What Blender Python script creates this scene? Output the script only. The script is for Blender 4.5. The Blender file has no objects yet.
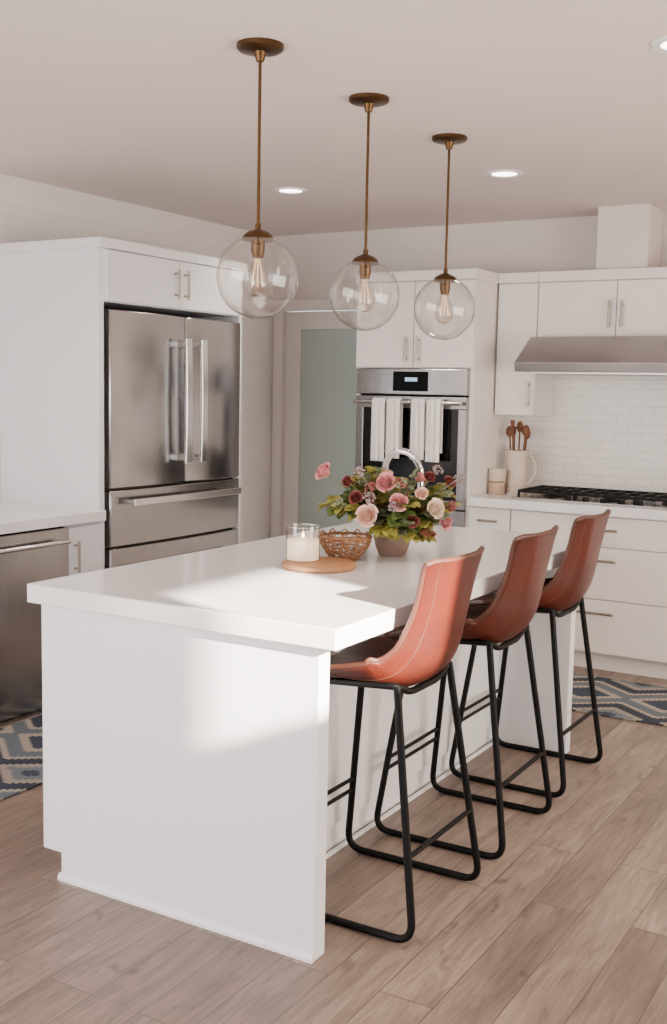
import bpy, bmesh, math, random
from mathutils import Vector, Matrix, Euler
random.seed(7)
COL=bpy.context.scene.collection
def lin(c):
    o=[]
    for v in c:
        v/=255.; o.append(v/12.92 if v<=.04045 else ((v+.055)/1.055)**2.4)
    return (*o,1)
# ---------------- materials ----------------
def M(name,rgb,rough=.5,metal=0,var=.06,scale=6,bump=0,bscale=60,coat=0,stretch=(1,1,1),rgb2=None,spec=None,rvar=0):
    m=bpy.data.materials.new(name);m.use_nodes=True;nt=m.node_tree;N=nt.nodes;L=nt.links
    b=N['Principled BSDF'];b.inputs['Roughness'].default_value=rough;b.inputs['Metallic'].default_value=metal
    if coat:b.inputs['Coat Weight'].default_value=coat;b.inputs['Coat Roughness'].default_value=.15
    if spec is not None:b.inputs['Specular IOR Level'].default_value=spec
    tc=N.new('ShaderNodeTexCoord');mp=N.new('ShaderNodeMapping');mp.inputs['Scale'].default_value=stretch
    L.new(tc.outputs['Object'],mp.inputs['Vector'])
    nz=N.new('ShaderNodeTexNoise');nz.inputs['Scale'].default_value=scale;nz.inputs['Detail'].default_value=4
    L.new(mp.outputs[0],nz.inputs['Vector'])
    mx=N.new('ShaderNodeMix');mx.data_type='RGBA'
    c=lin(rgb);c2=lin(rgb2) if rgb2 else tuple([x*(1-var) for x in c[:3]]+[1])
    mx.inputs['A'].default_value=c;mx.inputs['B'].default_value=c2
    L.new(nz.outputs['Fac'],mx.inputs['Factor']);L.new(mx.outputs['Result'],b.inputs['Base Color'])
    if rvar:
        mr=N.new('ShaderNodeMapRange');mr.inputs['From Min'].default_value=.3;mr.inputs['From Max'].default_value=.7
        mr.inputs['To Min'].default_value=rough-rvar;mr.inputs['To Max'].default_value=rough+rvar
        L.new(nz.outputs['Fac'],mr.inputs['Value']);L.new(mr.outputs[0],b.inputs['Roughness'])
    if bump:
        n2=N.new('ShaderNodeTexNoise');n2.inputs['Scale'].default_value=bscale;n2.inputs['Detail'].default_value=3
        L.new(mp.outputs[0],n2.inputs['Vector'])
        bp=N.new('ShaderNodeBump');bp.inputs['Strength'].default_value=bump;bp.inputs['Distance'].default_value=.005
        L.new(n2.outputs['Fac'],bp.inputs['Height']);L.new(bp.outputs[0],b.inputs['Normal'])
    return m
def emis(name,rgb,s):
    m=M(name,rgb);b=m.node_tree.nodes['Principled BSDF']
    b.inputs['Emission Color'].default_value=lin(rgb);b.inputs['Emission Strength'].default_value=s
    return m
def thin_glass(name,tint=(1,1,1),edgec=(.6,.57,.54),base=.03,edge=.55,power=4.0,dp=1.6):
    m=bpy.data.materials.new(name);m.use_nodes=True;nt=m.node_tree;N=nt.nodes;L=nt.links
    N.remove(N['Principled BSDF']);out=N['Material Output']
    t=N.new('ShaderNodeBsdfTransparent')
    g=N.new('ShaderNodeBsdfGlossy');g.inputs['Roughness'].default_value=.02
    lw=N.new('ShaderNodeLayerWeight');lw.inputs[0].default_value=.5
    pw=N.new('ShaderNodeMath');pw.operation='POWER';pw.inputs[1].default_value=power;L.new(lw.outputs['Facing'],pw.inputs[0])
    p2=N.new('ShaderNodeMath');p2.operation='POWER';p2.inputs[1].default_value=power*dp;L.new(lw.outputs['Facing'],p2.inputs[0])
    cm=N.new('ShaderNodeMix');cm.data_type='RGBA';cm.inputs['A'].default_value=(*tint,1);cm.inputs['B'].default_value=(*edgec,1);L.new(p2.outputs[0],cm.inputs['Factor']);L.new(cm.outputs['Result'],t.inputs[0])
    ad=N.new('ShaderNodeMath');ad.operation='MULTIPLY_ADD';ad.inputs[1].default_value=edge;ad.inputs[2].default_value=base;L.new(pw.outputs[0],ad.inputs[0])
    mx=N.new('ShaderNodeMixShader');L.new(ad.outputs[0],mx.inputs[0]);L.new(t.outputs[0],mx.inputs[1]);L.new(g.outputs[0],mx.inputs[2])
    L.new(mx.outputs[0],out.inputs[0]);return m
def tile_mat(name,axes,rgb,mortar,bw=.15,bh=.075,ms=.003,rough=.25,bump=.5):
    m=bpy.data.materials.new(name);m.use_nodes=True;nt=m.node_tree;N=nt.nodes;L=nt.links
    b=N['Principled BSDF'];b.inputs['Roughness'].default_value=rough
    tc=N.new('ShaderNodeTexCoord');sp=N.new('ShaderNodeSeparateXYZ');cb=N.new('ShaderNodeCombineXYZ')
    L.new(tc.outputs['Object'],sp.inputs[0]);L.new(sp.outputs[axes[0]],cb.inputs[0]);L.new(sp.outputs[axes[1]],cb.inputs[1])
    br=N.new('ShaderNodeTexBrick');br.inputs['Scale'].default_value=1;br.inputs['Brick Width'].default_value=bw;br.inputs['Row Height'].default_value=bh
    br.inputs['Mortar Size'].default_value=ms;br.inputs['Mortar Smooth'].default_value=.3
    c=lin(rgb);br.inputs['Color1'].default_value=c;br.inputs['Color2'].default_value=tuple([x*.97 for x in c[:3]]+[1]);br.inputs['Mortar'].default_value=lin(mortar)
    L.new(cb.outputs[0],br.inputs['Vector']);L.new(br.outputs['Color'],b.inputs['Base Color'])
    bp=N.new('ShaderNodeBump');bp.invert=True;bp.inputs['Strength'].default_value=bump;bp.inputs['Distance'].default_value=.003
    L.new(br.outputs['Fac'],bp.inputs['Height']);L.new(bp.outputs[0],b.inputs['Normal'])
    return m
def floor_mat():
    m=bpy.data.materials.new('oak_planks');m.use_nodes=True;nt=m.node_tree;N=nt.nodes;L=nt.links
    b=N['Principled BSDF'];b.inputs['Roughness'].default_value=.4
    tc=N.new('ShaderNodeTexCoord');sp=N.new('ShaderNodeSeparateXYZ');cb=N.new('ShaderNodeCombineXYZ')
    L.new(tc.outputs['Object'],sp.inputs[0]);L.new(sp.outputs['Y'],cb.inputs[0]);L.new(sp.outputs['X'],cb.inputs[1])
    br=N.new('ShaderNodeTexBrick');br.inputs['Scale'].default_value=1;br.inputs['Brick Width'].default_value=1.1;br.inputs['Row Height'].default_value=.15
    br.inputs['Mortar Size'].default_value=.0016;br.offset=.37;br.inputs['Mortar Smooth'].default_value=.3
    br.inputs['Color1'].default_value=lin((156,137,123));br.inputs['Color2'].default_value=lin((129,110,97));br.inputs['Mortar'].default_value=lin((78,64,56))
    L.new(cb.outputs[0],br.inputs['Vector'])
    def grain(sc,scale,dist,rough):
        mp=N.new('ShaderNodeMapping');mp.inputs['Scale'].default_value=sc;L.new(tc.outputs['Object'],mp.inputs['Vector'])
        ad=N.new('ShaderNodeVectorMath');ad.operation='MULTIPLY_ADD';ad.inputs[1].default_value=(60,60,60);L.new(br.outputs['Color'],ad.inputs[0]);L.new(mp.outputs[0],ad.inputs[2])
        nz=N.new('ShaderNodeTexNoise');nz.inputs['Scale'].default_value=scale;nz.inputs['Detail'].default_value=9;nz.inputs['Roughness'].default_value=rough;nz.inputs['Distortion'].default_value=dist
        L.new(ad.outputs[0],nz.inputs['Vector']);return nz.outputs['Fac']
    g1=grain((9,.9,1),2.2,1.8,.62);g2=grain((60,2.5,1),3.0,.3,.7);g3=grain((2.5,1.1,1),2.0,.5,.5);g4=grain((6,3.2,1),2.6,.8,.4)
    def ramp(fac,p0,c0,p1,c1):
        r=N.new('ShaderNodeValToRGB');r.color_ramp.elements[0].position=p0;r.color_ramp.elements[0].color=(*c0,1);r.color_ramp.elements[1].position=p1;r.color_ramp.elements[1].color=(*c1,1);L.new(fac,r.inputs[0]);return r.outputs[0]
    cur=br.outputs['Color']
    for fac,p0,c0,p1,c1,am in ((g1,.36,(.48,.44,.41),.61,(1,1,1),.72),(g2,.38,(.62,.59,.57),.6,(1.05,1.05,1.05),.65),(g3,.38,(.74,.72,.71),.62,(1.14,1.13,1.12),.8),(g4,.27,(.38,.34,.31),.35,(1,1,1),.6)):
        mx=N.new('ShaderNodeMix');mx.data_type='RGBA';mx.blend_type='MULTIPLY';mx.inputs['Factor'].default_value=am
        L.new(cur,mx.inputs['A']);L.new(ramp(fac,p0,c0,p1,c1),mx.inputs['B']);cur=mx.outputs['Result']
    hs=N.new('ShaderNodeBrightContrast');hs.inputs['Bright'].default_value=.02;L.new(cur,hs.inputs[0])
    L.new(hs.outputs[0],b.inputs['Base Color'])
    bp=N.new('ShaderNodeBump');bp.invert=True;bp.inputs['Strength'].default_value=.4;bp.inputs['Distance'].default_value=.003
    L.new(br.outputs['Fac'],bp.inputs['Height']);L.new(bp.outputs[0],b.inputs['Normal'])
    return m
def rug_mat():
    m=bpy.data.materials.new('woven_rug');m.use_nodes=True;nt=m.node_tree;N=nt.nodes;L=nt.links
    b=N['Principled BSDF'];b.inputs['Roughness'].default_value=.95;b.inputs['Specular IOR Level'].default_value=.1
    tc=N.new('ShaderNodeTexCoord');sp=N.new('ShaderNodeSeparateXYZ');L.new(tc.outputs['Object'],sp.inputs[0])
    def mth(op,a,bv=None,c=None):
        n=N.new('ShaderNodeMath');n.operation=op
        for i,v in enumerate((a,bv,c)):
            if v is None: continue
            if isinstance(v,(int,float)): n.inputs[i].default_value=v
            else: L.new(v,n.inputs[i])
        return n.outputs[0]
    px=mth('PINGPONG',sp.outputs['X'],.21);px=mth('SNAP',px,.021)
    py=mth('PINGPONG',sp.outputs['Y'],.32);py=mth('SNAP',py,.016)
    s=mth('ADD',mth('MULTIPLY',px,.76),py)
    f=mth('FRACT',mth('MULTIPLY',s,2.4))
    r=N.new('ShaderNodeValToRGB');r.color_ramp.interpolation='CONSTANT'
    e=r.color_ramp.elements;e[0].position=0;e[0].color=lin((66,74,86));e[1].position=.20;e[1].color=lin((164,154,142))
    for p,c in ((.33,(102,111,119)),(.50,(166,156,144)),(.60,(62,67,78)),(.78,(152,144,133)),(.88,(110,118,124))):
        k=e.new(p);k.color=lin(c)
    L.new(f,r.inputs[0]);L.new(r.outputs[0],b.inputs['Base Color'])
    nz=N.new('ShaderNodeTexNoise');nz.inputs['Scale'].default_value=300;L.new(tc.outputs['Object'],nz.inputs['Vector'])
    bp=N.new('ShaderNodeBump');bp.inputs['Strength'].default_value=.5;bp.inputs['Distance'].default_value=.003;L.new(nz.outputs['Fac'],bp.inputs['Height']);L.new(bp.outputs[0],b.inputs['Normal'])
    return m
WHITE=M('white_lacquer',(235,235,238),.35,var=.02)
WARMW=M('warm_white_lacquer',(238,232,227),.38,var=.02)
QUARTZ=M('white_quartz',(240,239,240),.14,var=.03,scale=3)
STEEL=M('brushed_stainless',(176,173,172),.20,1,var=.18,scale=40,stretch=(1,1,.05),bump=.03,bscale=120)
STEELB=M('polished_stainless',(222,220,218),.2,1,var=.05)
HOODS=M('hood_stainless',(172,169,168),.28,1,var=.12,scale=30,stretch=(.05,1,1))
NICKEL=M('satin_nickel',(164,154,142),.3,1,var=.05)
CHROME=M('chrome',(225,225,228),.06,1,var=.02)
BLACKM=M('black_powder_coat',(9,9,10),.5,.0,var=.2,spec=.2)
BLACKG=M('black_oven_glass',(10,9,10),.08,var=.1)
IRON=M('cast_iron',(14,14,14),.6,.0,var=.3,bump=.2,spec=.3)
BRASS=M('aged_brass',(104,78,52),.36,1,var=.4,scale=30)
LEATHER=M('saddle_leather',(100,39,25),.34,rgb2=(48,18,13),scale=8,bump=.25,bscale=200,rvar=.07,spec=.5)
PIPING=M('leather_piping',(50,21,15),.5,rgb2=(98,56,40))
FLOOR=floor_mat();RUG=rug_mat()
CEIL=M('ceiling_paint',(228,217,213),.9,var=.02)
PAINT=M('wall_paint',(226,217,212),.85,var=.02)
TILEX=tile_mat('subway_tile_back',('X','Z'),(240,236,231),(218,210,204),bw=.15,bh=.052,ms=.0022)
TILEY=tile_mat('subway_tile_side',('Y','Z'),(238,233,230),(226,219,215),bw=.2,bh=.055,ms=.002,rough=.45,bump=.2)
FROST=M('frosted_glass',(192,206,201),.35,rgb2=(178,192,188),scale=1.5)
WOOD=M('acacia_wood',(196,146,102),.5,rgb2=(146,98,62),scale=8,stretch=(1,8,1))
UWOOD=M('utensil_wood',(130,82,50),.6,rgb2=(86,50,32),scale=12)
CREAM=M('cream_stoneware',(222,208,190),.45,rgb2=(200,184,164),scale=20)
CLOTH=M('cotton_towel',(248,244,240),.95,rgb2=(234,228,222),scale=50,bump=.6,bscale=400)
WAX=emis('candle_wax_glow',(255,236,206),.6)  # emission imitates the flame's glow inside the wax
FLAME=emis('candle_flame',(255,190,110),18)
WICK=M('wick',(40,30,25),.9)
WIRE=M('wicker',(180,132,90),.6,.0,rgb2=(108,70,46),scale=50)
TERRA=M('aged_stone_pot',(186,158,142),.85,rgb2=(112,84,72),scale=22,bump=1.0,bscale=40)
GLASS=thin_glass('clear_globe_glass',(.965,.955,.945),(.24,.21,.19),.085,.9,2.8,2.8)
JARG=thin_glass('candle_glass',(.965,.945,.92),(.6,.55,.5),.10,.45,2.5)
BULBG=thin_glass('clear_bulb_glass',(.94,.90,.85),(.5,.44,.38),.12,.6,2.5)
FIL=emis('filament',(255,216,164),1.5)
LAMPE=emis('recessed_lens',(255,246,234),9)
DISP=M('display_black',(6,7,9),.5,spec=.1);DIG=emis('display_digits',(170,205,235),.5)
# ---------------- mesh builder ----------------
def fillet(pts,r,n=5):
    P=[Vector(p) for p in pts];o=[P[0]]
    for i in range(1,len(P)-1):
        a,b,c=P[i-1],P[i],P[i+1];d1=(a-b);d2=(c-b);rr=min(r,d1.length*.49,d2.length*.49)
        s=b+d1.normalized()*rr;e=b+d2.normalized()*rr
        for k in range(n+1):
            t=k/n;o.append(s*(1-t)**2+b*2*t*(1-t)+e*t*t)
    o.append(P[-1]);return o
class MB:
    def __init__(s): s.bm=bmesh.new()
    def box(s,x0,x1,y0,y1,z0,z1):
        v=[s.bm.verts.new((x,y,z)) for x in (x0,x1) for y in (y0,y1) for z in (z0,z1)]
        for f in ((0,1,3,2),(4,6,7,5),(0,4,5,1),(2,3,7,6),(0,2,6,4),(1,5,7,3)): s.bm.faces.new([v[i] for i in f])
        return s
    def prism(s,poly,axis,a,b):
        def mk(p,t):
            c=list(p);c.insert(axis,t);return s.bm.verts.new(c)
        A=[mk(p,a) for p in poly];B=[mk(p,b) for p in poly];n=len(poly)
        s.bm.faces.new(A);s.bm.faces.new(B[::-1])
        for i in range(n): s.bm.faces.new([A[i],B[i],B[(i+1)%n],A[(i+1)%n]])
        return s
    def tube(s,pts,r,seg=10,closed=False,cap=True):
        P=[Vector(p) for p in pts];n=len(P);rs=r if isinstance(r,(list,tuple)) else [r]*n
        up=None;rings=[]
        for i in range(n):
            if closed: t=(P[(i+1)%n]-P[i-1])
            else: t=P[min(i+1,n-1)]-P[max(i-1,0)]
            t.normalize()
            if up is None:
                up=Vector((0,0,1)) if abs(t.z)<.9 else Vector((1,0,0))
            u=(up-t*up.dot(t)).normalized();w=t.cross(u);up=u
            rings.append([s.bm.verts.new(P[i]+(u*math.cos(2*math.pi*k/seg)+w*math.sin(2*math.pi*k/seg))*rs[i]) for k in range(seg)])
        m=n if closed else n-1
        for i in range(m):
            a=rings[i];b=rings[(i+1)%n]
            for k in range(seg): s.bm.faces.new([a[k],a[(k+1)%seg],b[(k+1)%seg],b[k]])
        if cap and not closed:
            s.bm.faces.new(rings[0][::-1]);s.bm.faces.new(rings[-1])
        return s
    def lathe(s,prof,c=(0,0,0),seg=32):
        rings=[]
        for r,z in prof:
            if r<1e-5: rings.append([s.bm.verts.new((c[0],c[1],c[2]+z))])
            else: rings.append([s.bm.verts.new((c[0]+r*math.cos(2*math.pi*k/seg),c[1]+r*math.sin(2*math.pi*k/seg),c[2]+z)) for k in range(seg)])
        for a,b in zip(rings,rings[1:]):
            for k in range(seg):
                k2=(k+1)%seg
                if len(a)==1 and len(b)==1: continue
                if len(a)==1: s.bm.faces.new([a[0],b[k2],b[k]])
                elif len(b)==1: s.bm.faces.new([a[k],a[k2],b[0]])
                else: s.bm.faces.new([a[k],a[k2],b[k2],b[k]])
        return s
    def ball(s,c,r,sc=(1,1,1),sub=2,rot=None):
        mt=Matrix.Translation(c)@((rot.to_matrix().to_4x4()) if rot else Matrix())@Matrix.Diagonal((*[r*k for k in sc],1))
        bmesh.ops.create_icosphere(s.bm,subdivisions=sub,radius=1,matrix=mt);return s
    def grid(s,fn,nu,nv):
        V=[[s.bm.verts.new(fn(i/(nu-1),j/(nv-1))) for j in range(nv)] for i in range(nu)]
        for i in range(nu-1):
            for j in range(nv-1): s.bm.faces.new([V[i][j],V[i+1][j],V[i+1][j+1],V[i][j+1]])
        return s
    def obj(s,name,mat,parent=None,off=None,bevel=0,smooth=False,solid=0,sub=0,label=None,recalc=True):
        if off is not None: bmesh.ops.translate(s.bm,vec=-Vector(off),verts=s.bm.verts)
        if recalc: bmesh.ops.recalc_face_normals(s.bm,faces=s.bm.faces)
        me=bpy.data.meshes.new(name);s.bm.to_mesh(me);s.bm.free();me.materials.append(mat)
        if smooth:
            for p in me.polygons:p.use_smooth=True
            try: me.set_sharp_from_angle(angle=math.radians(40))
            except Exception: pass
        o=bpy.data.objects.new(name,me);COL.objects.link(o)
        if parent: o.parent=parent
        if solid:
            k=o.modifiers.new('solid','SOLIDIFY');k.thickness=solid;k.offset=0
        if bevel:
            k=o.modifiers.new('bevel','BEVEL');k.width=bevel;k.segments=2;k.limit_method='ANGLE'
        if sub:
            k=o.modifiers.new('sub','SUBSURF');k.levels=sub;k.render_levels=sub
        if label:o['label']=label
        return o
def thing(name,label,cat,loc=(0,0,0),group=None):
    e=bpy.data.objects.new(name,None);e.empty_display_size=.1;e.location=loc;COL.objects.link(e)
    e['label']=label;e['category']=cat
    if group:e['group']=group
    return e
def tag(o,label,cat,group=None):
    o['label']=label;o['category']=cat
    if group:o['group']=group
    return o
def struct(o): o['kind']='structure';return o
# ---------------- key dimensions ----------------
XW=-2.99;YW=4.136;ZC=2.569;XF=-2.283;YO=3.495;XR=3.0
# ---------------- room ----------------
struct(MB().box(XW,XR,-4.5,YW,-.05,0).obj('floor',FLOOR))
struct(MB().box(XW,XR,-4.5,YW,ZC,ZC+.08).obj('ceiling',CEIL))
struct(MB().box(XW-.1,XW,-4.5,YW+.1,-.05,ZC+.08).obj('wall_left',TILEY))
DX0,DX1,DZ=-2.90,-2.02,2.06
wb=MB();wb.box(XW,DX0,YW,YW+.1,0,ZC);wb.box(DX1,XR+.1,YW,YW+.1,0,ZC);wb.box(DX0,DX1,YW,YW+.1,DZ,ZC)
struct(wb.obj('wall_back',PAINT))
WY0,WY1,WZ0,WZ1=-1.24,-.58,1.93,2.47  # unseen opening placed and sized to shape the sun patch on the island
wr=MB();wr.box(XR,XR+.1,-4.5,WY0,0,ZC);wr.box(XR,XR+.1,WY1,YW,0,ZC);wr.box(XR,XR+.1,WY0,WY1,WZ1,ZC);wr.box(XR,XR+.1,WY0,WY1,0,WZ0)
struct(wr.obj('wall_right',PAINT))
wf=MB()
for a,b in ((WY0,WY0+.025),(WY1-.025,WY1)): wf.box(XR+.02,XR+.08,a,b,WZ0,WZ1)
for a,b in ((WZ0,WZ0+.025),(WZ1-.025,WZ1)): wf.box(XR+.02,XR+.08,WY0,WY1,a,b)
struct(wf.obj('sun_slot_1',WHITE,bevel=.003))  # frame of the opening added to let the sun patch through
struct(MB().box(-1.18,1.2,YW-.012,YW,.92,2.2).obj('trim_1',TILEX))
d=MB();d.box(DX0+.01,DX0+.13,YW+.02,YW+.06,.005,DZ-.01);d.box(DX1-.13,DX1-.01,YW+.02,YW+.06,.005,DZ-.01)
d.box(DX0+.13,DX1-.13,YW+.02,YW+.06,DZ-.13,DZ-.01);d.box(DX0+.13,DX1-.13,YW+.02,YW+.06,.005,.22)
dr=struct(d.obj('door_1',WARMW,bevel=.003))
MB().box(DX0+.13,DX1-.13,YW+.035,YW+.045,.22,DZ-.13).obj('glass_pane',FROST,parent=dr)
h=MB();h.tube(fillet([(DX1-.07,YW+.02,1.0),(DX1-.07,YW-.03,1.0),(DX1-.18,YW-.03,1.0)],.02),.009);h.obj('door_handle',NICKEL,parent=dr,smooth=True)
c=MB();c.box(DX0-.07,DX0,YW-.018,YW,0,DZ+.07);c.box(DX1,DX1+.07,YW-.018,YW,0,DZ+.07);c.box(DX0,DX1,YW-.018,YW,DZ,DZ+.07)
struct(c.obj('trim_2',WARMW,bevel=.003))
struct(MB().box(XW,XW+.012,2.82,YW-.02,0,.1).obj('baseboard_left',WARMW,bevel=.003))
struct(MB().box(-.60,-.31,3.84,YW-.012,2.2225,ZC).obj('trim_3',PAINT,bevel=.002))
# ---------------- helpers for cabinetry ----------------
def pull_v(parent,off,x,y,z0,z1,dirn,name='handle'):
    m=MB();n=Vector((1,0,0)) if dirn=='x' else Vector((0,-1,0));p=Vector((x,y,0))
    a=p+n*.03+Vector((0,0,z0));b=p+n*.03+Vector((0,0,z1))
    m.tube([a,b],.007,10)
    for z in (z0+.02,z1-.02): m.tube([p+Vector((0,0,z)),p+n*.03+Vector((0,0,z))],.005,8)
    return m.obj(name,NICKEL,parent=parent,off=off,smooth=True)
def pull_h(parent,off,p0,p1,n,r=.007,out=.03,mat=None,name='handle'):
    m=MB();p0=Vector(p0);p1=Vector(p1);n=Vector(n);d=(p1-p0).normalized()
    m.tube([p0+n*out,p1+n*out],r,10)
    for q in (p0+d*.03,p1-d*.03): m.tube([q,q+n*out],r*.8,8)
    return m.obj(name,mat or NICKEL,parent=parent,off=off,smooth=True)
# ---------------- island ----------------
IL=2.113;IW=1.09;CT=.92;TH=.058;PX=-.066
loc=(-.72,IL/2,0)
isl=thing('island_cabinet','white kitchen island base with recessed seating side','cabinet',loc)
b=MB();b.box(-1.05,-.384,.085,IL-.055,.09,CT-TH);b.box(-.98,-.40,.085,IL-.055,0,.09);b.obj('body',WHITE,parent=isl,off=loc,bevel=.002)
for y0,y1 in ((.03,.085),(IL-.055,IL)):
    p=MB();p.prism([(-1.06,.085),(-.985,.085),(-.985,0),(PX,0),(PX,CT-TH),(-1.06,CT-TH)],1,y0,y1)
    p.obj('end_panel',WHITE,parent=isl,off=loc,bevel=.002)
p=MB();p.prism([(.03,.0),(.018,.0),(.018,.01),(.024,.02),(.03,.022)],0,-.99,PX);p.obj('base_molding',WHITE,parent=isl,off=loc)
p=MB();p.box(-.384,-.374,.09,IL-.06,0,.012);p.obj('base_molding',WHITE,parent=isl,off=loc)
for i in range(3):
    y0=.12+i*.645
    dd=MB();dd.box(-1.07,-1.05,y0,y0+.62,.12,CT-TH-.03);dd=dd.obj('door',WHITE,parent=isl,off=loc,bevel=.002)
o=MB().box(-IW,0,0,IL+.04,CT-TH,CT).obj('island_countertop',QUARTZ,bevel=.004,off=(-.545,1.07,CT-TH));o.location=(-.545,1.07,CT-TH)
tag(o,'thick white quartz worktop on the kitchen island','countertop')
fl=(-.70,1.56,CT);fa=thing('faucet','chrome gooseneck faucet on the island behind the flowers','faucet',fl)
MB().lathe([(0,0),(.026,0),(.026,.012),(.016,.03),(.013,.10),(.011,.12),(0,.12)],(0,0,0),20).obj('base',CHROME,parent=fa,smooth=True)
pts=[(0,0,.1),(0,0,.275)]+[(.08-.08*math.cos(a),-.02*math.sin(a),.275+.09*math.sin(a)) for a in [math.pi*k/14 for k in range(1,15)]]+[(.16,0,.2)]
MB().tube(pts,.013,12).obj('spout',CHROME,parent=fa,smooth=True)
MB().tube([(0,-.01,.07),(.0,-.06,.085)],.006,8).obj('lever',CHROME,parent=fa,smooth=True)
# ---------------- left run ----------------
loc=(-2.62,.2,0)
bc=thing('base_cabinet','white base cabinet beside the dishwasher','cabinet',loc)
MB().box(XW+.003,XF-.02,-1.2,.79,.1,.868).box(XW+.003,XF-.08,-1.2,.79,0,.1).obj('body',WHITE,parent=bc,off=loc,bevel=.002)
for k in range(4):
    y0=-1.19+k*.495
    dd=MB().box(XF-.02,XF,y0,y0+.485,.11,.855).obj('door',WHITE,parent=bc,off=loc,bevel=.002)
    pull_v(dd,loc,XF,y0+(.05 if k%2 else .435),.66,.80,'x')
loc=(-2.62,1.1,0)
dw=thing('dishwasher','stainless steel dishwasher with a bar handle','dishwasher',loc)
MB().box(XW+.003,XF-.03,.80,1.40,.0,.866).obj('body',BLACKM,parent=dw,off=loc)
dd=MB().box(XF-.03,XF+.004,.80,1.397,.1,.858).obj('door',STEEL,parent=dw,off=loc,bevel=.004)
pull_h(dd,loc,(XF+.004,.84,.80),(XF+.004,1.36,.80),(1,0,0),.011,.045,STEELB)
MB().box(XF-.032,XF-.025,.80,1.397,0,.098).obj('toe_kick',STEEL,parent=dw,off=loc)
loc=(-2.62,1.52,0)
bc=thing('base_cabinet','narrow white base cabinet between dishwasher and refrigerator','cabinet',loc)
MB().box(XW+.003,XF-.02,1.403,1.638,.1,.868).box(XW+.003,XF-.08,1.403,1.638,0,.1).obj('body',WHITE,parent=bc,off=loc,bevel=.002)
dd=MB().box(XF-.02,XF,1.405,1.636,.11,.855).obj('door',WHITE,parent=bc,off=loc,bevel=.002)
pull_v(dd,loc,XF,1.44,.64,.79,'x')
o=MB().box(XW+.003,XF+.02,-1.2,1.639,.869,.92).obj('countertop',QUARTZ,bevel=.004,off=(-2.6,.2,.869));o.location=(-2.6,.2,.869)
tag(o,'white quartz worktop over the dishwasher','countertop')
loc=(-2.65,2.2,0)
rc=thing('refrigerator_cabinet','tall white cabinet surround over the stainless refrigerator','cabinet',loc)
MB().box(XW+.003,XF-.03,1.641,1.68,0,2.17).obj('side_panel',WHITE,parent=rc,off=loc,bevel=.002)
MB().box(XW+.003,XF-.03,2.79,2.82,0,2.17).obj('side_panel',WHITE,parent=rc,off=loc,bevel=.002)
MB().box(XW+.003,XF-.03,1.68,2.79,1.92,2.17).obj('body',WHITE,parent=rc,off=loc,bevel=.002)
MB().box(XW+.003,XF-.005,1.63,2.83,2.17,2.218).obj('crown',WHITE,parent=rc,off=loc,bevel=.003)
for y0,y1,hy in ((1.683,2.228,2.19),(2.234,2.787,2.27)):
    dd=MB().box(XF-.03,XF-.01,y0,y1,1.925,2.165).obj('door',WHITE,parent=rc,off=loc,bevel=.002)
    pull_v(dd,loc,XF-.01,hy,1.97,2.12,'x')
loc=(-2.62,2.235,0)
rf=thing('refrigerator','stainless steel french door refrigerator with bottom drawers','refrigerator',loc)
MB().box(XW+.02,XF-.06,1.70,2.785,.02,1.885).obj('body',M('fridge_case',(90,86,84),.4,.8),parent=rf,off=loc,bevel=.004)
def fdoor(y0,y1,z0,z1,name):
    m=MB();n=8;bul=.022
    poly=[(XF-.058,y0)]+[(XF-.015+bul*math.sin(math.pi*k/n)**.8,y0+(y1-y0)*k/n) for k in range(n+1)]+[(XF-.058,y1)]
    m.prism(poly,2,z0,z1)
    return m.obj(name,STEEL,parent=rf,off=loc,bevel=.005,smooth=True)
def bow(m,axis,a,b,c0,c1,xo):
    n=14;bw=[.006*math.sin(math.pi*k/n) for k in range(n+1)]
    out=[(xo+.016+bw[k],a+(b-a)*k/n) for k in range(n+1)];inn=[(xo+bw[k],a+(b-a)*k/n) for k in range(n,-1,-1)]
    m.prism(out+inn,axis,c0,c1)
for y0,y1,hy in ((1.705,2.282,2.225),(2.288,2.785,2.355)):
    dd=fdoor(y0,y1,1.015,1.885,'door')
    m=MB();xo=XF+.046
    bow(m,1,1.12,1.77,hy-.024,hy+.024,xo)
    for z in (1.135,1.725): m.box(XF-.006,xo+.008,hy-.012,hy+.012,z,z+.03)
    m.obj('handle',STEELB,parent=dd,off=loc,bevel=.003)
for z0,z1,hz in ((.725,1.005,.945),(.09,.715,.60)):
    dd=fdoor(1.705,2.785,z0,z1,'drawer')
    m=MB();bow(m,2,1.80,2.70,hz-.018,hz+.018,xo)
    for yy in (1.82,2.65): m.box(XF-.006,xo+.008,yy,yy+.03,hz-.01,hz+.01)
    m.obj('handle',STEELB,parent=dd,off=loc,bevel=.003)
MB().box(XF-.05,XF-.03,1.71,2.755,.02,.085).obj('toe_grille',BLACKM,parent=rf,off=loc)
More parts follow.
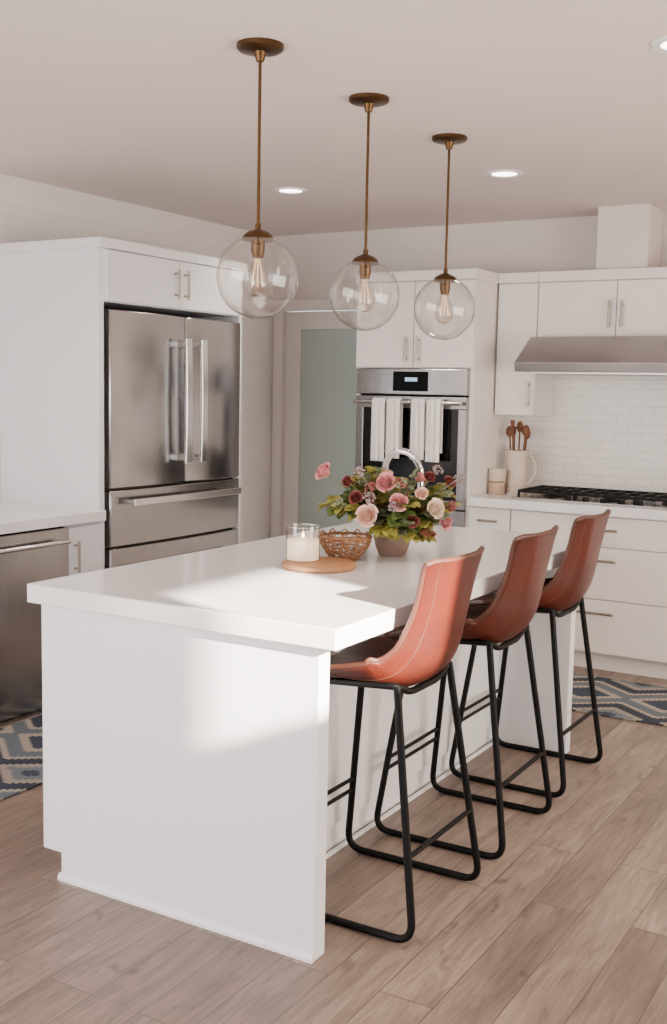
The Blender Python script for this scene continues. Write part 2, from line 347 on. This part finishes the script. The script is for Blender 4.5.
# ---------------- back run ----------------
YB=YW-.004
loc=(-1.56,3.8,0)
oc=thing('oven_cabinet','tall white cabinet housing the wall oven','cabinet',loc)
m=MB();m.box(-1.95,-1.925,YO+.02,YB,.0,2.16);m.box(-1.205,-1.18,YO+.02,YB,.0,2.16);m.box(-1.925,-1.205,YO+.02,YB,1.655,2.16);m.box(-1.925,-1.205,YO+.02,YB,.1,.735);m.box(-1.925,-1.205,YB-.02,YB,.735,1.655)
m.box(-1.925,-1.205,YO+.08,YB,0,.1)
m.obj('body',WARMW,parent=oc,off=loc)
MB().box(-1.96,-1.17,YO-.005,YB,2.16,2.218).obj('crown',WARMW,parent=oc,off=loc,bevel=.003)
for x0,x1,hx in ((-1.948,-1.567,-1.605),(-1.561,-1.182,-1.525)):
    dd=MB().box(x0,x1,YO,YO+.02,1.66,2.155).obj('door',WARMW,parent=oc,off=loc,bevel=.002)
    pull_v(dd,loc,hx,YO,1.69,1.84,'y')
for z0,z1 in ((.42,.73),(.11,.414)):
    dd=MB().box(-1.948,-1.182,YO,YO+.02,z0,z1).obj('drawer',WARMW,parent=oc,off=loc,bevel=.002)
    pull_h(dd,loc,(-1.66,YO,z1-.06),(-1.46,YO,z1-.06),(0,-1,0))
loc=(-1.565,3.7,.737)
wo=thing('wall_oven','stainless built-in wall oven with dark glass door','oven',loc)
MB().box(-1.92,-1.21,YO+.022,YB-.03,.737,1.65).obj('body',BLACKM,parent=wo,off=loc)
A,B=-1.928,-1.202
cp=MB().box(A,B,YO-.022,YO+.018,1.50,1.65).obj('control_panel',STEEL,parent=wo,off=loc,bevel=.004)
ds=MB().box(-1.68,-1.45,YO-.024,YO-.021,1.52,1.635).obj('display',DISP,parent=cp,off=loc)
MB().box(-1.60,-1.52,YO-.0252,YO-.0242,1.578,1.60).obj('readout',DIG,parent=cp,off=loc)
od=MB();od.box(A,B,YO-.022,YO+.018,1.42,1.49);od.box(A,B,YO-.022,YO+.018,.84,.89);od.box(A,A+.05,YO-.022,YO+.018,.89,1.42);od.box(B-.05,B,YO-.022,YO+.018,.89,1.42)
od=od.obj('door',STEEL,parent=wo,off=loc,bevel=.003)
MB().box(A+.05,B-.05,YO-.016,YO+.01,.89,1.42).obj('window',BLACKG,parent=od,off=loc)
m=MB();m.tube([(-1.915,YO-.075,1.455),(-1.215,YO-.075,1.455)],.012,12)
for x in (-1.89,-1.24): m.tube([(x,YO-.02,1.455),(x,YO-.075,1.455)],.01,10)
m.obj('handle',STEELB,parent=od,off=loc,smooth=True)
MB().box(A,B,YO-.018,YO+.018,.742,.832).obj('vent_trim',STEEL,parent=wo,off=loc,bevel=.003)
def towel(x,w,ln,lab):
    l=(x,YO-.075,1.455-ln)
    def f(u,v):
        xx=(u-.5)*w*(1-.05*math.sin(v*3));s=v*(ln*.85+ln+.05);fold=.004*math.sin(u*18+v*2)
        r=.0185
        if s<ln: return (xx,-r-fold*.6-.006*abs(math.sin(u*6)),s)
        a=(s-ln)/.05*math.pi
        if a<math.pi: return (xx,-r*math.cos(a),ln+r*math.sin(a))
        return (xx,r+fold*.3,ln-(s-ln-.05))
    o=MB().grid(f,18,44).obj('hand_towel',CLOTH,smooth=True,solid=.008)
    o.location=l;tag(o,lab,'towel','hand towels on the oven handle')
for x,ln in ((-1.735,.35),(-1.635,.33),(-1.475,.33),(-1.375,.34)):
    towel(x,.088,ln,'narrow folded white towel hanging on the oven handle')
def drawer_cab(x0,x1,rows,label,hw):
    loc=((x0+x1)/2,3.8,0);t=thing('base_cabinet',label,'cabinet',loc)
    MB().box(x0,x1,YO+.02,YB,.1,.868).box(x0,x1,YO+.08,YB,0,.1).obj('body',WARMW,parent=t,off=loc)
    for z0,z1 in rows:
        dd=MB().box(x0+.003,x1-.003,YO,YO+.02,z0,z1).obj('drawer',WARMW,parent=t,off=loc,bevel=.002)
        c=(x0+x1)/2;pull_h(dd,loc,(c-hw,YO,z1-.07),(c+hw,YO,z1-.07),(0,-1,0))
drawer_cab(-1.178,-.921,((.72,.862),(.42,.714),(.11,.414)),'narrow white drawer base cabinet beside the oven',.06)
drawer_cab(-.919,.119,((.70,.862),(.41,.694),(.11,.404)),'wide white drawer base cabinet under the cooktop',.10)
drawer_cab(.121,1.1,((.72,.862),(.42,.714),(.11,.414)),'white drawer base cabinet beside the cooktop cabinet',.10)
o=MB().box(-1.178,1.12,YO-.025,YB-.012,.869,.92).obj('countertop',QUARTZ,bevel=.004,off=(0,3.8,.869));o.location=(0,3.8,.869)
tag(o,'white quartz worktop under the gas cooktop','countertop')
YU=3.806
def upper(x0,x1,z0,doors,label):
    loc=((x0+x1)/2,3.95,z0);t=thing('wall_cabinet',label,'cabinet',loc)
    MB().box(x0,x1,YU+.02,YB-.012,z0,2.16).obj('body',WARMW,parent=t,off=loc)
    MB().box(x0,x1,YU-.01,YB-.012,2.16,2.218).obj('crown',WARMW,parent=t,off=loc,bevel=.002)
    for a,b,h in doors:
        dd=MB().box(a+.002,b-.002,YU,YU+.02,z0+.003,2.155).obj('door',WARMW,parent=t,off=loc,bevel=.002)
        pull_v(dd,loc,h,YU,z0+.05,z0+.20,'y')
upper(-1.168,-.922,1.39,((-1.168,-.922,-.955),),'tall narrow white wall cabinet beside the range hood')
upper(-.92,.12,1.845,((-.92,-.46,-.495),(-.46,.12,-.425)),'white double door wall cabinet above the range hood')
upper(.122,1.1,1.39,((.122,.61,.575),(.61,1.1,.645)),'white double door wall cabinet beside the range hood')
loc=(-.4,3.8,1.62);hd=thing('range_hood','stainless steel under-cabinet range hood','range hood',loc)
MB().prism([(YB-.014,1.64),(3.462,1.64),(3.45,1.69),(3.69,1.842),(YB-.014,1.842)],0,-.915,.115).obj('canopy',HOODS,parent=hd,off=loc,bevel=.003)
MB().box(-.88,.08,3.52,4.06,1.632,1.641).obj('filter',HOODS,parent=hd,off=loc)
loc=(-.42,3.82,.92);ck=thing('gas_cooktop','black and stainless gas cooktop with cast iron grates','cooktop',loc)
MB().box(-.95,.09,3.56,4.05,.9205,.932).obj('tray',STEEL,parent=ck,off=loc,bevel=.004)
for k in range(3):
    x0=-.93+k*.34;x1=x0+.33;y0,y1=3.64,4.03
    g=MB()
    for a,bq in (((x0,y0),(x1,y0)),((x1,y0),(x1,y1)),((x1,y1),(x0,y1)),((x0,y1),(x0,y0)),(((x0+x1)/2,y0),((x0+x1)/2,y1)),((x0,(y0+y1)/2),(x1,(y0+y1)/2)),((x0+.08,y0),(x0+.08,y1)),((x1-.08,y0),(x1-.08,y1))):
        g.box(min(a[0],bq[0])-.006,max(a[0],bq[0])+.006,min(a[1],bq[1])-.006,max(a[1],bq[1])+.006,.953,.969)
    for a in (x0,x1):
        for bq in (y0,y1): g.box(a-.007,a+.007,bq-.007,bq+.007,.932,.957)
    g.obj('grate',IRON,parent=ck,off=loc,bevel=.002)
    for yy in (3.74,3.93):
        MB().lathe([(0,0),(.05,0),(.05,.008),(.035,.012),(.035,.02),(0,.022)],((x0+x1)/2,yy,.932),20).obj('burner',IRON,parent=ck,off=loc,smooth=True)
for k in range(5):
    MB().lathe([(0,0),(.02,0),(.018,.022),(0,.024)],(-.62+k*.1,3.595,.932),16).obj('knob',BLACKM,parent=ck,off=loc,smooth=True)
CX,CY=-1.05,3.90
m=MB().lathe([(0,0),(.066,0),(.070,.01),(.064,.06),(.062,.12),(.068,.24),(.074,.258),(.070,.262),(.062,.25),(.056,.12),(.056,.02),(0,.015)],(0,0,0),28)
o=m.obj('utensil_pitcher',CREAM,smooth=True);o.location=(CX,CY,.92);tag(o,'cream ribbed stoneware pitcher holding utensils on the worktop','pitcher')
m=MB();m.tube([(.06,0,.22),(.095,-.01,.228),(.125,-.015,.19),(.120,-.015,.12),(.09,-.01,.075),(.06,0,.06)],.0095,10);m.obj('handle',CREAM,parent=o,smooth=True)
for z in (.06,.10,.14,.18):
    MB().tube([(.0655*math.cos(a),.0655*math.sin(a),z) for a in [2*math.pi*k/28 for k in range(28)]],.0025,6,closed=True).obj('rib',CREAM,parent=o,smooth=True)
for i,(dx,dy,ln,kind) in enumerate(((-.04,0,.35,0),(.0,.02,.38,1),(.04,-.01,.36,0),(-.015,-.03,.39,2),(.03,.035,.34,1),(-.028,.025,.35,2))):
    t=MB();e=Vector((dx*1.3,dy*1.3,ln));s0=Vector((dx*.6,dy*.6,.02));t.tube([s0,s0.lerp(e,.5),e],[.006,.005,.006],8)
    dirv=(e-s0).normalized()
    if kind==0: t.ball(e+dirv*.02,.026,(1,.35,1.35),2)
    elif kind==1: t.ball(e+dirv*.02,.02,(1.1,.3,1.8),2)
    else: t.tube([e,e+dirv*.05],[.010,.016],8)
    u=t.obj('cooking_utensil',UWOOD,smooth=True);u.location=(CX,CY,.92)
    tag(u,'dark wooden cooking utensil standing in the cream pitcher','utensil','utensils in the pitcher')
for k in range(2):
    m=MB().lathe([(0,0),(.046,0),(.05,.006),(.05,.056),(.052,.06),(.052,.07),(.02,.076),(0,.077)],(0,0,0),24)
    o=m.obj('stacking_jar',M('tan_jar',(196,166,142),.5) if k==0 else CREAM,smooth=True);o.location=(-1.125,3.78,.92+.0775*k)
    tag(o,'small lidded stoneware jar stacked beside the pitcher','jar','stacked jars on the worktop')
# ---------------- rugs ----------------
def rug(x0,x1,y0,y1,lab):
    c=((x0+x1)/2,(y0+y1)/2,0);o=MB().box(x0,x1,y0,y1,.0005,.009).obj('rug',RUG,off=c,bevel=.002);o.location=c;tag(o,lab,'rug')
rug(-2.27,-1.63,-.6,2.5,'blue and cream zigzag runner rug beside the island')
rug(-1.5,.9,2.70,3.38,'blue and cream zigzag runner rug in front of the cooktop')
# ---------------- bar stools ----------------
PROF=[(-.235,.660,.186,.0),(-.215,.688,.198,.014),(-.15,.690,.212,.038),(-.06,.682,.223,.062),(.03,.674,.231,.090),(.105,.676,.232,.110),(.166,.710,.219,.104),(.206,.78,.195,.078),(.227,.87,.174,.056),(.242,.95,.172,.046),(.256,1.025,.181,.042),(.263,1.060,.187,.036)]
def prof(u):
    n=len(PROF)-1;k=min(int(u*n),n-1);t=u*n-k
    P=[PROF[max(0,min(n,j))] for j in (k-1,k,k+1,k+2)];o=[]
    for c in range(4):
        a,b,c2,d=[q[c] for q in P];o.append(.5*(2*b+(c2-a)*t+(2*a-5*b+4*c2-d)*t*t+(-a+3*b-3*c2+d)*t**3))
    return o
def shell(u,v):
    x,z,w,e=prof(u);x1,z1,_,_=prof(min(1,u+.01));x0,z0,_,_=prof(max(0,u-.01))
    t=Vector((x1-x0,0,z1-z0)).normalized();n=Vector((-t.z,0,t.x))
    s=(v-.5)*2;a=abs(s)
    cut=max(0,(u-.92)/.08);drop=.012*cut*a**10-.003*cut
    cutf=max(0,(.1-u)/.1)
    k=.40*a**2+.60*(max(0,a-.45)/.55)**1.6
    return Vector((x,s*w,z))+n*(e*k)-t*drop+t*(.02*cutf*a**6)
def make_stool():
    st=thing('bar_stool','brown leather bucket stool with a black sled base','stool',(0,0,0),'bar stools along the island')
    seat=MB().grid(shell,54,31).obj('seat',LEATHER,parent=st,smooth=True,solid=.012)
    rim=[shell(u/48,0) for u in range(49)]+[shell(1,v/20) for v in range(1,20)]+[shell(1-u/48,1) for u in range(49)]+[shell(0,1-v/20) for v in range(1,20)]
    MB().tube(rim,.0080,8,closed=True).obj('piping',PIPING,parent=seat,smooth=True)
    for sv in (.12,.88):
        MB().tube([shell(.04+.95*k/48,sv) for k in range(49)],.0072,6).obj('seam',PIPING,parent=seat,smooth=True)
    FT,RT=(-.15,.160,.682),(.140,.170,.706)
    for sy in (-1,1):
        pts=fillet([(FT[0],sy*FT[1],FT[2]),(-.235,sy*.231,.012),(.24,sy*.231,.012),(RT[0],sy*RT[1],RT[2])],.06,7)
        MB().tube(pts,.0112,12).obj('leg',BLACKM,parent=st,smooth=True)
    def on(a,b,z): 
        t=(z-a[2])/(b[2]-a[2]);return Vector(a).lerp(Vector(b),t)
    for z in (.222,.262):
        f0=on((-.235,-.231,.012),(FT[0],-FT[1],FT[2]),z)
        MB().tube([f0,(f0.x,-f0.y,f0.z)],.0068,10).obj('footrest',BLACKM,parent=st,smooth=True)
    b0=on((.24,-.231,.012),(RT[0],-RT[1],RT[2]),.24)
    MB().tube([b0,(b0.x,-b0.y,b0.z)],.008,10).obj('crossbar',BLACKM,parent=st,smooth=True)
    m=MB()
    m.tube(fillet([(-.15,0,.668),(-.15,-.10,.668),(FT[0],-FT[1],FT[2]),(RT[0],-RT[1],RT[2]),(RT[0],-.09,.672),(RT[0],.09,.672),(RT[0],RT[1],RT[2]),(FT[0],FT[1],FT[2]),(-.15,.10,.668),(-.15,.001,.668)],.03),.0105,10)
    m.obj('seat_frame',BLACKM,parent=st,smooth=True)
    return st
def copy_tree(o,parent=None):
    n=o.copy();COL.objects.link(n)
    if parent is not None:n.parent=parent
    for ch in list(o.children): copy_tree(ch,n)
    return n
st=make_stool();SX=-.118;Y0=.474;P=.649
stools=[st]+[copy_tree(st) for _ in range(2)]
for i,(s,dx,rz) in enumerate(zip(stools,(0,0,-.015),(0.0,0.01,.0))):
    s.location=(SX+dx,Y0+P*i,0);s.rotation_euler=(0,0,rz)
# ---------------- pendants ----------------
def make_pendant():
    t=thing('pendant_light','clear glass globe pendant on an aged brass rod','pendant light',(0,0,0),'globe pendants over the island')
    zt=ZC-1.8677;R=.129
    MB().lathe([(0,zt),(.073,zt),(.073,zt-.012),(.066,zt-.018),(.02,zt-.022),(.012,zt-.05),(0,zt-.05)],seg=36).obj('canopy',BRASS,parent=t,smooth=True)
    MB().tube([(0,0,zt-.04),(0,0,.14)],.0052,12).obj('rod',BRASS,parent=t,smooth=True)
    MB().lathe([(0,.165),(.009,.165),(.010,.148),(.020,.144),(.034,.138),(.044,.130),(.050,.119),(.050,.112),(0,.112)],seg=32).obj('cap',BRASS,parent=t,smooth=True)
    MB().lathe([(0,.114),(.022,.114),(.022,.078),(.018,.070),(.018,.06),(0,.06)],seg=20).obj('socket',BRASS,parent=t,smooth=True)
    n=24;a0=.34
    MB().lathe([(R*math.sin(a0+(math.pi-a0)*k/n),R*math.cos(a0+(math.pi-a0)*k/n)) for k in range(n)]+[(0,-R)],seg=48).obj('globe',GLASS,parent=t,smooth=True)
    b=MB().lathe([(.015,.062),(.017,.05),(.029,.02),(.038,-.012),(.036,-.035),(.022,-.056),(0,-.062)],seg=24).obj('bulb',BULBG,parent=t,smooth=True)
    m=MB()
    for k in range(6):
        a=k*math.pi/3;m.tube([(.004*math.cos(a),.004*math.sin(a),.055),(.014*math.cos(a),.014*math.sin(a),.015),(.018*math.cos(a),.018*math.sin(a),-.03)],.0010,5)
    o=m.obj('filament',FIL,parent=b);o['kind']='stuff'
    return t
pn=make_pendant();pens=[pn]+[copy_tree(pn) for _ in range(2)]
for i,p in enumerate(pens): p.location=(-.628,.5405+.6888*i,1.8677)
for i,(x,y) in enumerate(((-1.90,2.67),(-.71,2.72),(.51,1.10))):
    t=thing('recessed_light','round white recessed downlight in the ceiling','ceiling light',(x,y,ZC),'recessed ceiling lights')
    MB().lathe([(.062,-.001),(.062,-.006),(.085,-.008),(.09,0),(.062,0)],seg=32).obj('trim_ring',WHITE,parent=t,smooth=True)
    MB().lathe([(0,-.002),(.062,-.002)],seg=32).obj('lens',LAMPE,parent=t)
# ---------------- tray, candle, basket, vase, flowers ----------------
o=MB().lathe([(0,0),(.12,0),(.127,.006),(.127,.016),(.122,.02),(0,.02)],seg=48).obj('serving_board',WOOD,smooth=True);o.location=(-.54,.797,.92)
tag(o,'round wooden board under the candle on the island','serving board')
cd=thing('candle','lit cream candle in a glass jar on the wooden board','candle',(-.605,.797,.94))
MB().lathe([(.057,0),(.059,.004),(.059,.116),(.057,.118)],seg=36).obj('jar',JARG,parent=cd,smooth=True)
MB().lathe([(0,.004),(.0545,.004),(.0545,.070),(.052,.072),(0,.069)],seg=36).obj('wax',WAX,parent=cd,smooth=True)
MB().tube([(0,0,.069),(.001,0,.078)],.0012,6).obj('wick',WICK,parent=cd)
MB().lathe([(0,.075),(.0045,.080),(.005,.085),(.002,.094),(0,.099)],seg=12).obj('flame',FLAME,parent=cd,smooth=True)
MB().tube([(.058*math.cos(a),.058*math.sin(a),.117) for a in [2*math.pi*k/36 for k in range(36)]],.0012,6,closed=True).obj('band',STEELB,parent=cd,smooth=True)
BH=.084
bk=thing('wicker_basket','open woven wicker basket bowl beside the candle','basket',(-.56,1.003,.92))
def br(z): return .046+.046*math.sin(min(1,z/BH)*math.pi/2)**1.2
rb=random.Random(5)
m=MB();NS=20
for k in range(NS):
    for sg in (-1,1):
        a0=2*math.pi*k/NS+rb.uniform(-.12,.12);tw=rb.uniform(1,6);w=rb.uniform(-.002,.003)
        m.tube([((br(z)+w+sg*.0015)*math.cos(a0+sg*z*tw),(br(z)+w+sg*.0015)*math.sin(a0+sg*z*tw),z) for z in [.004+(BH-.006)*j/9 for j in range(10)]],rb.uniform(.0018,.0028),6)
for k in range(5):
    z0=.014+.014*k
    m.tube([((br(z0)+.004*math.sin(a*12+k*math.pi))*math.cos(a),(br(z0)+.004*math.sin(a*12+k*math.pi))*math.sin(a),z0+.003*math.sin(a*3+k)) for a in [2*math.pi*q/96 for q in range(96)]],.0026,6,closed=True)
o=m.obj('weave',WIRE,parent=bk,smooth=True);o['kind']='stuff'
m=MB()
for ph in (0,math.pi/2,math.pi):
    m.tube([((br(BH)+.004*math.cos(a*10+ph))*math.cos(a),(br(BH)+.004*math.cos(a*10+ph))*math.sin(a),BH+.004*math.sin(a*10+ph)) for a in [2*math.pi*q/90 for q in range(90)]],.0030,6,closed=True)
for k in range(12):
    a0=2*math.pi*k/12;ln=rb.uniform(.010,.018)
    m.tube([(br(BH)*math.cos(a0+.34*(q/10-.5)),br(BH)*math.sin(a0+.34*(q/10-.5)),BH+ln*math.sin(math.pi*q/10)) for q in range(11)],.0024,6)
o=m.obj('rim',WIRE,parent=bk,smooth=True);o['kind']='stuff'
MB().lathe([(0,.001),(.045,.001),(.045,.006),(0,.006)],seg=28).obj('bottom',WIRE,parent=bk)
VX,VY=-.475,1.205
o=MB().lathe([(0,0),(.045,0),(.05,.006),(.062,.035),(.07,.07),(.068,.09),(.073,.1),(.072,.108),(.064,.106),(.06,.09),(.06,.03),(0,.02)],seg=36).obj('flower_pot',TERRA,smooth=True);o.location=(VX,VY,.92)
tag(o,'round weathered stone pot holding the flowers','flower pot')
bq=thing('flower_bouquet','mixed bouquet of pink roses and green foliage in the stone pot','flowers',(VX,VY,1.0))
LEAFM=[M('leaf_green',(106,122,60),.5,rgb2=(70,88,40),scale=20),M('leaf_lime',(180,170,82),.5,rgb2=(136,136,60),scale=20),M('leaf_sage',(142,150,118),.6,rgb2=(106,118,90),scale=20),M('leaf_rust',(150,92,64),.55,rgb2=(112,64,46),scale=20)]
STEM=M('stem_green',(104,116,64),.6)
def rose(c,r,mat,seed,dirv,name='rose'):
    m=MB();q=Vector((0,0,1)).rotation_difference(Vector(dirv).normalized());c=Vector(c)
    N=26
    for i in range(N):
        t=(i/(N-1));ang=i*2.39996+seed
        rad=r*(.07+.80*t**.9);top=r*(.80-.50*t**1.5);wid=.95-.30*t;lip=r*(.02+.20*t**2)
        def f(u,v,ang=ang,rad=rad,top=top,lip=lip,wid=wid,t=t):
            s=(u-.5)*2;a=ang+s*wid
            rr=rad*(.30+.70*math.sin(math.pi*.5*min(1,v*1.15)))*(1-.10*v*(1-t)*2)+lip*max(0,v-.75)/.25+r*.02*s
            z=-.50*r+(top+.50*r)*v*(1-.08*abs(s)**3)-lip*.7*max(0,v-.8)/.2
            return c+q@Vector((rr*math.cos(a),rr*math.sin(a),z))
        m.grid(f,8,8)
    m.ball(c-q@Vector((0,0,r*.15)),r*.55,(1,1,1),1)
    return m.obj(name,mat,parent=bq,smooth=True,recalc=False)
PINK=M('rose_pink',(236,172,170),.6,rgb2=(214,138,140),scale=30);PEACH=M('rose_peach',(244,210,190),.6,rgb2=(230,182,162),scale=30)
MAUVE=M('bloom_burgundy',(148,76,70),.6,rgb2=(108,50,48),scale=30);IVORY=M('bloom_ivory',(244,226,204),.6,rgb2=(230,204,178),scale=30)
RV=Vector((.86,.51,0));FV=Vector((.51,-.86,0))
def L3(r,f,z): return RV*r+FV*f+Vector((0,0,z))
blooms=[(-.255,.03,.225,.036,PINK),(-.035,.15,.20,.037,PINK),(.01,.18,.135,.033,PINK),(-.14,.15,.145,.026,MAUVE),(-.10,.18,.085,.041,PEACH),(.14,.15,.11,.036,IVORY),
 (.195,.08,.20,.024,MAUVE),(.12,.12,.22,.022,MAUVE),(.06,.18,.07,.024,MAUVE),(.18,.12,.06,.028,PINK),(-.03,-.08,.21,.030,PEACH),(.1,-.1,.2,.030,PINK),(-.13,-.1,.18,.03,IVORY),(.09,.17,.165,.024,PEACH),(-.17,.12,.20,.022,MAUVE)]
m=MB()
for i,(r,f,z,s,mt) in enumerate(blooms):
    c=L3(r,f,z);rose(c,s,mt,i,(c-Vector((0,0,.02)))+FV*.15,'rose' if mt in (PINK,PEACH) else 'ranunculus')
    m.tube([(0,0,0),c*.5+Vector((0,0,.02)),c-c.normalized()*s*.3],.0022,5)
o=m.obj('stems',STEM,parent=bq);o['kind']='stuff'
def leaf(m,base,dirv,L,W,rnd):
    d=Vector(dirv).normalized();side=d.cross(Vector((rnd.uniform(-.4,.4),rnd.uniform(-.4,.4),1))).normalized();up=side.cross(d)
    def f(u,v):
        w=W*math.sin(math.pi*min(1,v*.97+.03))**.6*(1-.2*v);s=(u-.5)*2
        return Vector(base)+d*(L*v)+side*(s*w)+up*(abs(s)*w*.30-.25*L*v*v)
    m.grid(f,3,7)
rnd=random.Random(3)
for i in range(99):
    a=rnd.uniform(0,2*math.pi);el=rnd.uniform(.15,1.2) if i%3 else rnd.uniform(.0,.4)
    if i%4==0: a=math.pi+rnd.uniform(-.9,.9);el=max(el,.2)
    if i%7==3: a=-math.pi/2*-1+rnd.uniform(-.7,.9);el=rnd.uniform(-.25,.1)
    rr=rnd.uniform(.12,.21);v=L3(math.cos(a)*math.cos(el)*1.2-.03,math.sin(a)*math.cos(el)*.9+.05,math.sin(el))
    tip=Vector((v.x*rr,v.y*rr,.055+v.z*rr*.95));k=[0,1,2,1,1,2,1,0,2,1,3][i%11]
    m=MB();st0=Vector((0,0,.03));mid=tip*.5+Vector((0,0,.05))
    pts=[st0*(1-t)**2+mid*2*t*(1-t)+tip*t*t for t in [j/7 for j in range(8)]]
    m.tube(pts,[.0022-.00018*j for j in range(8)],5)
    big=k in (0,1)
    for j in range(2,8):
        for sg in (-1,1):
            dv=(pts[min(j,7)]-pts[j-1]).normalized();sd=dv.cross(Vector((0,0,1)));sd=sd.normalized() if sd.length>.1 else Vector((1,0,0))
            leaf(m,pts[j],dv*.8+sd*sg*rnd.uniform(.5,1)+Vector((0,0,rnd.uniform(-.3,.4))),rnd.uniform(.040,.060) if big else rnd.uniform(.026,.036),.026 if big else .020,rnd)
    leaf(m,pts[-1],pts[-1]-pts[-2],.045 if big else .03,.022,rnd)
    m.obj('foliage_sprig',LEAFM[k],parent=bq,smooth=True,recalc=False)
for i in range(14):
    a=rnd.uniform(0,2*math.pi);c=L3(math.cos(a)*rnd.uniform(.08,.23),.10+math.sin(a)*.1,rnd.uniform(.09,.25));m=MB()
    for j in range(26):
        p=Vector((rnd.gauss(0,1),rnd.gauss(0,1),rnd.gauss(0,1))).normalized()*rnd.uniform(.012,.02);m.ball(c+p,.0048,(1,1,1),1)
    m.tube([(0,0,.03),c*.5+Vector((0,0,.02)),c],.0018,5)
    o=m.obj('berry_cluster',[M('thistle',(156,138,128),.7,rgb2=(120,110,114)),MAUVE,LEAFM[2]][i%3],parent=bq,smooth=True);o['kind']='stuff'
# ---------------- camera ----------------
y,pi,ro=.5352,.1109,.0194;f=1101.85
F0=Vector((-math.sin(y),math.cos(y),0));R=Vector((math.cos(y),math.sin(y),0));U=Vector((0,0,1))
F=F0*math.cos(pi)-U*math.sin(pi);Up=U*math.cos(pi)+F0*math.sin(pi)
R2=R*math.cos(ro)+Up*math.sin(ro);U2=-R*math.sin(ro)+Up*math.cos(ro)
mt=Matrix((R2,U2,-F)).transposed().to_4x4();mt.translation=Vector((1.3842,-2.3581,1.5225))
cam=bpy.data.cameras.new('camera');co=bpy.data.objects.new('camera',cam);COL.objects.link(co);co.matrix_world=mt
cam.sensor_fit='VERTICAL';cam.sensor_height=36;cam.lens=f/1024*36;cam.clip_end=100;cam.clip_start=.05
bpy.context.scene.camera=co
# ---------------- light ----------------
w=bpy.data.worlds.new('world');bpy.context.scene.world=w;w.use_nodes=True
bg=w.node_tree.nodes['Background'];bg.inputs[0].default_value=(.90,.93,1.0,1);bg.inputs[1].default_value=1.6
def area(name,loc,rot,sx,sy,e,col):
    l=bpy.data.lights.new(name,'AREA');l.shape='RECTANGLE';l.size=sx;l.size_y=sy;l.energy=e;l.color=col
    o=bpy.data.objects.new(name,l);o.location=loc;o.rotation_euler=rot;COL.objects.link(o);return o
area('side_fill',(XR-.06,1.2,1.2),(0,math.pi/2,0),1.5,2.8,125,(1,.88,.75))  # added soft fill standing in for window light; right wall is solid here
area('room_fill',(-1.2,-4.3,1.7),(math.pi/2,0,0),3.0,2.0,130,(.97,.97,1))  # added fill lamp behind the camera, no fixture in the room
sun=bpy.data.lights.new('sun','SUN');sun.energy=62;sun.angle=math.radians(1.0);sun.color=(1,.88,.76)
so=bpy.data.objects.new('sun',sun);COL.objects.link(so);so.rotation_euler=Vector((-.87,.31,-.36)).to_track_quat('-Z','Y').to_euler()
for i,(x,yy) in enumerate(((-1.90,2.67),(-.71,2.72),(.49,1.10),(-1.8,.9))):  # the last is an extra spot without a recessed fixture
    l=bpy.data.lights.new('downlight','SPOT');l.energy=30;l.spot_size=2.2;l.spot_blend=.8;l.color=(1,.88,.76);l.shadow_soft_size=.06
    o=bpy.data.objects.new('downlight',l);o.location=(x,yy,ZC-.03);COL.objects.link(o)
